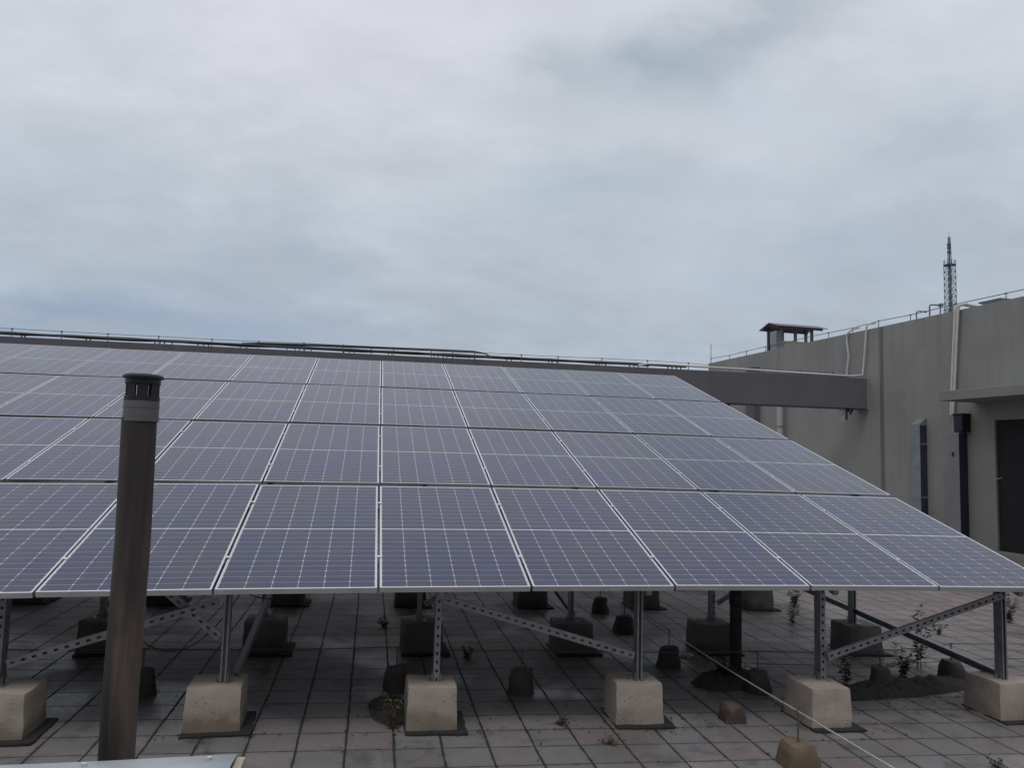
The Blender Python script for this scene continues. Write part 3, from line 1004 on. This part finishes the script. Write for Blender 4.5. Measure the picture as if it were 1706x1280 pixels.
def weed(x, y, h, n, label, mat=M_LEAF, spread=.10, leafs=7, leaf=.03, seed=0, cat='weed'):
    rnd = random.Random(seed)
    g = gz(x, y)
    root = empty('weed', (x, y, g), label, cat, 'weeds growing between the tiles')
    st = MB(); lf = MB()
    for s in range(n):
        a = rnd.uniform(0, 6.283); b = rnd.uniform(.2, 1.0) * spread; hh = h * rnd.uniform(.55, 1.0)
        bx, by = rnd.uniform(-.02, .02), rnd.uniform(-.02, .02)
        pts = []
        for i in range(6):
            t = i / 5
            pts.append(Vector((bx + math.cos(a) * b * t ** 1.5, by + math.sin(a) * b * t ** 1.5, hh * t - .01)))
        st.tube(pts, [.0022, .0020, .0018, .0015, .0012, .0008], 5)
        for i in range(int(leafs * 1.7)):
            t = rnd.uniform(.15, 1.0)
            q = pts[0].lerp(pts[-1], t); k = min(4, int(t * 5)); q = pts[k].lerp(pts[k + 1], t * 5 - k)
            aa = rnd.uniform(0, 6.283); L = leaf * rnd.uniform(.6, 1.3)
            d = Vector((math.cos(aa), math.sin(aa), rnd.uniform(-.2, .7))).normalized()
            sd = d.cross(Vector((0, 0, 1))).normalized() * L * .28
            mid = q + d * L * .55 + Vector((0, 0, .004))
            lf.add([q, mid + sd, q + d * L - Vector((0, 0, .006)), mid - sd], [(0, 1, 2), (0, 2, 3)])
    st.build('stem', mat, root); 
    if leafs: lf.build('foliage', mat, root)
    return root


weed(5.10, 1.62, .62, 7, 'tall leafy weed growing between the rightmost front posts behind the mound', spread=.22, leafs=16, leaf=.055, seed=1)
weed(4.75, 1.35, .30, 9, 'bushy low weed on the soil mound beside white litter', spread=.16, leafs=14, leaf=.04, seed=2)
weed(4.05, 1.15, .34, 7, 'dark weed at the left end of the soil mound', spread=.14, leafs=12, leaf=.04, seed=3)
weed(7.9, 3.65, .42, 12, 'yellowish weed tuft on open tiles right of the last front post', M_DRY, .22, 9, .05, 4)
weed(5.45, 4.5, .36, 10, 'spiky weed beside a shaded third row block', M_LEAF, .2, 8, .06, 5)
weed(4.86, 3.5, .24, 8, 'small dry weed on the tiles between second and third post rows', M_DRY, .12, 7, .04, 6)
weed(.14, .25, .26, 16, 'dry grass tuft against the left side of the middle front block', M_DRY, .10, 5, .03, 7)
weed(1.30, .27, .08, 10, 'sparse dry weed in a tile joint left of the middle right block', M_DRY, .12, 6, .02, 8)
weed(.13, 3.24, .12, 8, 'small dark weed in a tile joint far under the array', M_LEAF, .10, 8, .03, 9)
weed(.86, 1.98, .14, 7, 'small dark weed right of the shaded second row block', M_LEAF, .08, 9, .03, 10)
weed(2.95, 1.22, .26, 9, 'dark leafy weed by the foot of the black standing pipe', M_LEAF, .2, 12, .045, 11)
weed(6.4, 3.0, .16, 8, 'low weed in the reddish tiles behind the rightmost brace', M_LEAF, .12, 7, .03, 12)
weed(1.55, -.10, .06, 10, 'tiny dry weed in a tile joint in front of the right middle block', M_DRY, .10, 5, .02, 13)
weed(3.95, -.66, .09, 8, 'tiny weed in a tile joint at the bottom right', M_LEAF, .05, 4, .02, 14)


def litter(x, y, s, n, label, seed):
    rnd = random.Random(seed)
    m = MB()
    for i in range(n):
        c = Vector((rnd.gauss(0, s), rnd.gauss(0, s * .5), rnd.uniform(0.005, .03)))
        ln = Vector((rnd.uniform(-1, 1), rnd.uniform(-1, 1), rnd.uniform(-.2, .6))).normalized() * rnd.uniform(.01, .03)
        wv = Vector((rnd.uniform(-1, 1), rnd.uniform(-1, 1), rnd.uniform(0, .8))).normalized() * rnd.uniform(.004, .014)
        m.add([c - ln - wv, c + ln - wv, c + ln + wv, c - ln + wv], [(0, 1, 2, 3)])
    return tag(m.build('plastic_litter', M_LITTER, None, False, (x, y, gz(x, y))), label, 'litter')


l1 = litter(4.75, 1.50, .085, 60, 'torn white plastic litter caught among weeds on the soil mound', 1)
l1.location.z += .05
litter(2.95, 2.06, .05, 40, 'scattered white plastic scraps beside the shaded second row block', 2)

# fallen leaves, crumbs and grit: uncountable, one object
rnd = random.Random(21)
m = MB()
spots = [(4.4, .75, .5, .2, 260), (3.0, 1.2, .35, .25, 160), (.1, .5, .2, .35, 170), (.9, 1.9, .6, .4, 90), (-.6, 2.6, .6, .8, 110), (1.3, .25, .4, .12, 60),
         (2.2, .9, 1.2, .5, 130), (-1.5, .9, .6, .5, 90), (5.5, 1.6, .8, .5, 140), (.42, .14, .2, .03, 60), (1.9, .16, .2, .03, 50), (3.3, .06, .2, .03, 40), (-1.0, .14, .2, .03, 50), (2.5, -.4, 1.6, .5, 60)]
for cx, cy, sx, sy, n in spots:
    for i in range(n):
        x, y = rnd.gauss(cx, sx), rnd.gauss(cy, sy)
        if rnd.random() < .55:      # swept into the joints
            if rnd.random() < .6: x = round((x + .1543) / .3) * .3 - .1543 + rnd.gauss(0, .010)
            else: y = round((y + .1114) / .3) * .3 - .1114 + rnd.gauss(0, .008)
        L = rnd.uniform(.004, .016); a = rnd.uniform(0, 6.28); q = L * rnd.uniform(.3, .8)
        z = gz(x, y) + rnd.uniform(.003, .010)
        u = Vector((math.cos(a), math.sin(a), rnd.uniform(-.25, .25))); v = Vector((-math.sin(a), math.cos(a), rnd.uniform(-.25, .25)))
        c = Vector((x, y, z))
        m.add([c - u * L, c + v * q, c + u * L, c - v * q], [(0, 1, 2, 3)])
tag(m.build('leaf_litter', material('dead_leaf', plain((.045, .036, .026), .85, 0, .5, 30))), 'dark dead leaves and crumbs scattered over the tiles', 'leaf litter', None, 'stuff')
for (x0, y0, z0, x1, y1, z1, sg, lab) in ((-.93, .32, .93, -.45, .40, .95, .10, 'black cable loop hanging under the panels just right of the second left post'),
                                          (1.93, .35, .96, 2.6, .45, .99, .09, 'black cable loop hanging under the panels right of the middle right post'),
                                          (4.91, .35, .95, 5.08, .6, 1.0, .10, 'short black cable loop at the top of the rightmost front post')):
    a, b = Vector((x0, y0, z0)), Vector((x1, y1, z1))
    pts = [a.lerp(b, i / 14) - Vector((0, 0, sg * 4 * (i / 14) * (1 - i / 14))) for i in range(15)]
    tag(MB().tube(pts, .0045, 6).build('hanging_cable', M_CABLE, None, True), lab, 'cable')

# ------------------------------------------------------------------ things on the beam
cbl = empty('cable_run', (0, 15.25, bZ1), 'bundle of black cables laid on short brackets along the beam top', 'cables')
m = MB()
for q, (zo, yo, rr, sd) in enumerate(((.125, 0, .030, 1), (.150, .05, .022, 2), (.115, .07, .024, 3))):
    pts = []
    x = -16.5
    while x < 8.6 - q * .5:
        pts.append((x, yo, zo + .022 * noise.noise(Vector((x * .7, sd, 0))) - .012 * abs(math.sin(x * 2.4 + sd))))
        x += .35
    m.tube(pts, rr, 8)
m.build('cable', M_CABLE, cbl, True)
rnd = random.Random(5)
x = -16
while x < 8.3:
    for i in range(rnd.randint(2, 4)):
        xx = x + i * .13 + rnd.uniform(-.03, .03)
        MB().box((xx, .0, .060), (.020, .05, .122)).build('bracket', M_CABLE, cbl)
    x += rnd.uniform(.9, 1.6)
up_ = empty('black_conduit', (0, 15.3, bZ1), 'black conduit rising above the cables on the beam, above the array middle', 'conduit')
MB().tube([(-3.4, 0, .15), (-3.0, 0, .18), (-1, 0, .215), (1.2, 0, .235), (2.45, 0, .24), (2.75, 0, .21), (2.95, 0, .13)], [.03, .03, .034, .034, .034, .018, .012], 10).build('conduit_tube', M_CABLE, up_, True)
m = MB()
for x in (-2.3, -.2, 1.9):
    m.box((x, 0, .10), (.02, .03, .20))
m.build('stand', M_CABLE, up_)

lc = empty('lightning_conductor', (0, 15.1, bZ1), 'thin lightning conductor wire on short posts along the beam top', 'lightning conductor')
pts = []
px_ = []
x = -16.5
while x < 13.4:
    px_.append(x); x += rnd.uniform(.95, 1.3)
m = MB(); pts = []
for i, x in enumerate(px_):
    z = .205 + rnd.uniform(-.012, .012)
    if x > 8.5: z = .14
    pts.append((x, 0, z))
m.tube(pts, .0065, 6); m.build('wire', M_WIRE, lc)
for (x, _, z) in pts:
    MB().tube([(x, 0, -.005), (x, 0, z)], .010, 6).box((x, 0, z), (.03, .05, .03)).build('post', M_WIRE, lc)

# white conduit lying on the beam then climbing the wall
c2a = wp(4.63, 4.42, .08)
tag(MB().tube([(6.9, 15.05, bZ1 + .06), (7.15, 15.05, bZ1 + .12), (7.5, 15.05, bZ1 + .125), (10, 15.03, bZ1 + .10), (11.6, 15.0, bZ1 + .07), (13.1, 14.96, bZ1 + .045), c2a + Vector((-.12, 0, -.02)), c2a, wp(4.60, 4.7, .06), wp(4.47, 5.75, .06), wp(4.44, 5.86, .04), wp(4.40, 5.90, -.2)], .028, 10).build('white_conduit', M_WHITE, None, True),
    'white conduit lying along the beam top then climbing the wall near its dark joint', 'conduit')
tag(MB().tube([(10.2, 15.2, bZ1 + .03), (11.5, 15.2, bZ1 + .035), (13.2, 15.2, bZ1 + .04)], .035, 8).build('black_cable', M_CABLE, None, True), 'short black cable lying behind the white conduit on the beam end', 'cable')
tag(MB().tube([wp(5.32, 4.36, .06), wp(5.32, 4.62, .06), wp(5.24, 5.05, .06), wp(5.32, 5.5, .06), wp(5.30, 5.70, .06), wp(5.15, 5.80, .02), wp(5.0, 5.86, -.15)], .026, 10).build('white_conduit', M_WHITE, None, True),
    'white crooked conduit on the wall left of the other, above the beam end', 'conduit')
c3 = empty('wall_conduit', wp(1.26, 5.6, .06), 'pair of white conduits bent over the wall top, running down past the canopy', 'conduit')
for d_ in (0, .085):
    pts = [wp(1.05 + d_, 5.80, -.35), wp(1.10 + d_, 5.84, -.05), wp(1.17 + d_, 5.82, .05), wp(1.20 + d_, 5.70, .07), wp(1.37 + d_, 3.8, .07), wp(1.44 + d_ * .6, 3.15, .07)]
    MB().tube([Vector(q) - c3.location for q in pts], .033, 12).build('conduit_tube', M_WHITE, c3, True)

# drain pipe below the beam
dp = wp(8.55, 0, .16)
dpo = empty('drain_pipe', (dp.x, dp.y, gz(dp.x, dp.y)), 'pale grey drain pipe on the wall, seen below the beam', 'drain pipe')
MB().tube([(0, 0, -.02), (0, 0, 4.2)], .095, 20).build('pipe_body', M_PVCG, dpo, True)
m = MB(); m.tube([(0, 0, 3.0), (0, 0, 3.06)], .102, 20); m.tube([(0, 0, 1.4), (0, 0, 1.46)], .102, 20)
m.build('pipe_clip', M_GALV, dpo, True)

# junction box and cable loops under the beam end
jb = empty('junction_box', (12.95, 15.0, bZ0), 'small black fitting with pale cable loops hanging under the beam end', 'junction box')
MB().box((.10, 0, -.05), (.10, .10, .10)).box((.20, -.02, -.09), (.05, .05, .16), Matrix.Rotation(.5, 3, 'Y')).box((.05, -.02, -.20), (.05, .05, .25)).build('box_body', M_CABLE, jb, bevel=.01)
m = MB()
for k, (rx, rz_) in enumerate(((.07, .2), (.05, .14))):
    m.tube([(-.08 + rx * math.cos(a), .02 * k, -.16 + rz_ * math.sin(a)) for a in [2 * math.pi * i / 18 for i in range(19)]], .012, 6, False)
m.build('cable_loop', M_PVCG, jb, True)

# ------------------------------------------------------------------ boxes on the wall
def wall_box(name, s0, s1, z0, z1, d, mat, label, cat, side=None, slant=0.0):
    c = wp((s0 + s1) / 2, z0, 0)
    root = empty(name, c, label, cat, None, AN)
    w_ = s1 - s0; h = z1 - z0
    m = MB()
    vs = [(-d, -w_ / 2, 0), (-d, w_ / 2, 0), (0, w_ / 2, 0), (0, -w_ / 2, 0), (-d, -w_ / 2, h - slant), (-d, w_ / 2, h - slant), (-.004, w_ / 2, h), (-.004, -w_ / 2, h)]
    m.add(vs, [(3, 2, 1, 0), (0, 1, 5, 4), (1, 2, 6, 5), (3, 0, 4, 7), (4, 5, 6, 7), (2, 3, 7, 6)])
    m.build('housing', mat, root, bevel=.006)
    return root, w_, h


b1, w_, h_ = wall_box('metal_duct', 2.36, 2.66, -.12, 3.12, .20, M_DUCT, 'tall narrow zinc duct with sloped top on the right wall', 'duct', slant=.16)
lbox(MB(), -.212, -.012, -w_ / 2 - .008, -w_ / 2 - .0005, 0, h_ - .20).build('side_panel', M_DUCTD, b1)
m = MB()
for z in (1.2, 2.55): lbox(m, -.206, -.0, -w_ / 2 - .012, w_ / 2 + .006, z, z + .035)
m.build('joint_band', M_GALV, b1)
lbox(MB(), -.204, -.2005, -.10, .06, h_ - .50, h_ - .32).build('label_plate', M_CAB, b1)
b2, w_, h_ = wall_box('cable_cabinet', 1.10, 1.46, -.12, 2.70, .24, M_CAB, 'tall grey cabinet with dark blue side under the wall conduits', 'cabinet')
lbox(MB(), -.236, -.004, -w_ / 2 - .012, -w_ / 2 - .0005, 0, h_ - .02).build('side_panel', M_DUCTD, b2)
lbox(MB(), -.246, -.2405, -.03, .03, 2.25, 2.36).build('lock', M_BLACK, b2)
b3, w_, h_ = wall_box('meter_box', .98, 1.26, 2.715, 3.13, .22, M_DOOR, 'small dark box on the wall on top of the grey cabinet', 'box')
lbox(MB(), -.228, -.2205, -w_ / 2 + .02, w_ / 2 - .02, .02, h_ - .02).build('box_lid', M_DUCTD, b3)
lbox(MB(), -.24, .0, -w_ / 2 - .02, w_ / 2 + .02, h_ + .0005, h_ + .03).build('box_top', M_DOOR, b3)
dwr = wp(.30, 1.62, .02)
tag(MB().tube([dwr, dwr + Vector((.25, -.22, .12)), dwr + Vector((.42, -.42, .19)), dwr + Vector((.55, -.62, .22))], .009, 6).build('loose_wire', M_WHITE, None, True), 'thin white wire sticking out across the dark doorway', 'wire')

# ------------------------------------------------------------------ wall-top lightning conductor
wl = empty('lightning_conductor', wp(0, TOP, .0), 'lightning conductor wire on short posts along the top of the right wall', 'lightning conductor')
L0 = wl.location.copy()
pts = []
s = -3.0
sl_ = []
while s < 13.6:
    sl_.append(s); s += random.uniform(1.0, 1.25) if s > 2 else random.uniform(1.35, 1.6)
sl_[-1] = 13.55
for s in sl_:
    pts.append(wp(s, TOP + .17 + .02 * math.sin(s * 2), -.06) - L0)
MB().tube(pts, .010, 6).build('wire', M_WIRE, wl)
for q in pts:
    MB().tube([(q.x, q.y, -.005), (q.x, q.y, q.z)], .011, 6).box((q.x, q.y, q.z), (.05, .05, .025)).build('post', M_WIRE, wl)
q = pts[-1]
MB().tube([(q.x, q.y + .02, 0), (q.x, q.y + .02, .75)], .012, 6).build('air_terminal', M_WIRE, wl)

# roof shelter beyond the wall top
sh = empty('vent_shelter', wp(9.55, TOP + .2, -1.0), 'small gabled sheet roof on dark posts standing on the wall top', 'roof shelter', None, 0.06)
lx = 1.05


def shp(x, y, z): return (x, y, z)


m = MB(); lbox(m, -.66, .45, -.42, .45, -.45, .13); m.build('plinth', M_WALL, sh)
for x, y, mt in ((-.62, -.36, 1), (-.70, .38, 1), (-.12, -.36, 1), (.52, -.36, 1), (.78, .38, 1)):
    lbox(MB(), x - .04, x + .04, y - .04, y + .04, -.4, .66).build('post', M_SHEETR, sh)
m = MB()
prof = [(-.62, .62), (0, .80), (.62, .62), (.62, .595), (0, .772), (-.62, .595)]
vs = []
for x in (-.93, .97):
    vs += [(x, y, z) for y, z in prof]
m.add(vs, [(0, 6, 7, 1), (1, 7, 8, 2), (2, 8, 9, 3), (3, 9, 10, 4), (4, 10, 11, 5), (5, 11, 6, 0), (0, 1, 4, 5), (1, 2, 3, 4), (6, 11, 10, 7), (7, 10, 9, 8)])
m.build('roof', M_SHEETR, sh)
m = MB(); lbox(m, -.85, .9, -.45, -.42, .56, .63); lbox(m, -.85, .9, .42, .45, .56, .63)
m.build('eaves_rail', M_SHEETR, sh)
lbox(MB(), -.90, -.68, -.44, -.06, -.30, .46).build('cabinet', M_DUCT, sh)

# goosenecks and plate on the roof behind the wall
for s, hh, hd, lab in ((4.42, .50, .24, 'left thin gooseneck vent pipe on the roof behind the wall'), (3.92, .60, .30, 'right thicker gooseneck vent pipe on the roof near the lattice tower')):
    g_ = empty('gooseneck_pipe', wp(s, 5.3, -1.6), lab, 'vent pipe', 'gooseneck pipes on the roof')
    h2 = .55 + hh
    MB().tube([(0, 0, 0), (0, 0, h2 - .06), (.02, -.01, h2 - .01), (.08, -.02, h2), (hd, -.04, h2 - .01)], .018 if hd < .25 else .022, 8).build('pipe_body', M_TOWER, g_, True)
    if hd > .25:
        MB().tube([(hd - .02, -.04, h2 - .01), (hd + .08, -.04, h2 + .02)], .05, 12).build('hood', M_TOWER, g_, True)
        MB().tube([(hd - .06, -.04, 0), (hd + .02, -.04, h2 - .03)], .018, 8).build('strut', M_TOWER, g_, True)
    else:
        MB().tube([(hd - .02, -.04, h2 - .01), (hd + .05, -.043, h2 - .015)], .026, 12).build('hood', M_TOWER, g_, True)
pl_ = empty('roof_plate', wp(.35, TOP + .04, -.5), 'dark flat metal plate lying on the wall top right of the tower', 'metal plate')
pl_.rotation_euler = (0, 0, AN)
lbox(MB(), -.40, .25, -.20, .42, .03, .07).build('plate', M_TOWER, pl_, bevel=.01)
m = MB(); lbox(m, -.40, -.34, -.3, .3, -.06, .029); lbox(m, .15, .21, -.3, .3, -.35, .029)
m.build('bearer', M_TOWER, pl_)

# ------------------------------------------------------------------ distant lattice tower
tw = empty('lattice_tower', (141.4, 169.2, -18), 'distant slim lattice telecom tower with round platform, beyond the right wall', 'tower')
TZ = [40.5 + 18, 52.9 + 18, 59.8 + 18 + 0.0]
h1 = TZ[1]
m = MB(); w0 = 1.9
legs = [(sx * w0 / 2, sy * w0 / 2) for sx, sy in ((-1, -1), (1, -1), (1, 1), (-1, 1))]
rot = Matrix.Rotation(.35, 3, 'Z')
legs = [(rot @ Vector((x, y, 0))) for x, y in legs]
for q in legs: m.tube([(q.x, q.y, 0), (q.x, q.y, h1)], .09, 6)
nb = 44
for i in range(nb):
    za, zb = h1 * i / nb, h1 * (i + 1) / nb
    for j in range(4):
        a, b = legs[j], legs[(j + 1) % 4]
        m.tube([(a.x, a.y, za), (b.x, b.y, zb)], .05, 4, False)
        m.tube([(b.x, b.y, za), (a.x, a.y, zb)], .05, 4, False)
        m.tube([(a.x, a.y, zb), (b.x, b.y, zb)], .05, 4, False)
m.build('lattice_shaft', M_TOWER, tw)
m = MB(); m.tube([(0, 0, 0), (0, 0, h1)], .22, 8)
for z in (h1 - 4, h1 - 8.5, h1 - 10.5, h1 - 13.5, h1 - 16): m.tube([(.2, 0, z), (.2, 0, z + .9)], .34, 8)
m.build('cable_ladder', M_TOWER, tw)
for z, rr in ((TZ[0], 1.55), (h1, 1.4)):
    m = MB(); m.tube([(0, 0, z), (0, 0, z + .22)], rr, 20)
    m.tube([(rr * math.cos(a), rr * math.sin(a), z + 1.1) for a in [2 * math.pi * i / 20 for i in range(21)]], .04, 4, False)
    for i in range(10):
        a = i * math.pi / 5; m.tube([(rr * math.cos(a), rr * math.sin(a), z), (rr * math.cos(a), rr * math.sin(a), z + 1.3)], .045, 4)
    m.build('platform', M_TOWER, tw)
m = MB()
zt = TZ[2] + .4
lg2 = [q * .36 for q in legs]
for q in lg2: m.tube([(q.x, q.y, h1), (q.x * .55, q.y * .55, zt)], .055, 5)
nb = 12
for i in range(nb):
    za, zb = h1 + (zt - h1) * i / nb, h1 + (zt - h1) * (i + 1) / nb
    ka, kb = 1 - .45 * i / nb, 1 - .45 * (i + 1) / nb
    for j in range(4):
        a, b = lg2[j], lg2[(j + 1) % 4]
        m.tube([(a.x * ka, a.y * ka, za), (b.x * kb, b.y * kb, zb)], .035, 4, False)
        m.tube([(a.x * kb, a.y * kb, zb), (b.x * kb, b.y * kb, zb)], .035, 4, False)
m.tube([(0, 0, h1), (0, 0, zt)], .10, 6)
m.tube([(0, 0, zt), (0, 0, zt + 1.4)], .04, 5)
m.build('mast', M_TOWER, tw)
for z in (h1 + 4.6, h1 + 3.4, h1 + 5.3):
    m = MB()
    for i in range(3):
        a = i * 2.094 + .4
        m.box((.42 * math.cos(a), .42 * math.sin(a), z), (.16, .26, .85), Matrix.Rotation(a, 3, 'Z'))
    m.tube([(0, 0, z - .05), (0, 0, z + .05)], .48, 8)
    m.build('antenna', M_TOWER, tw)
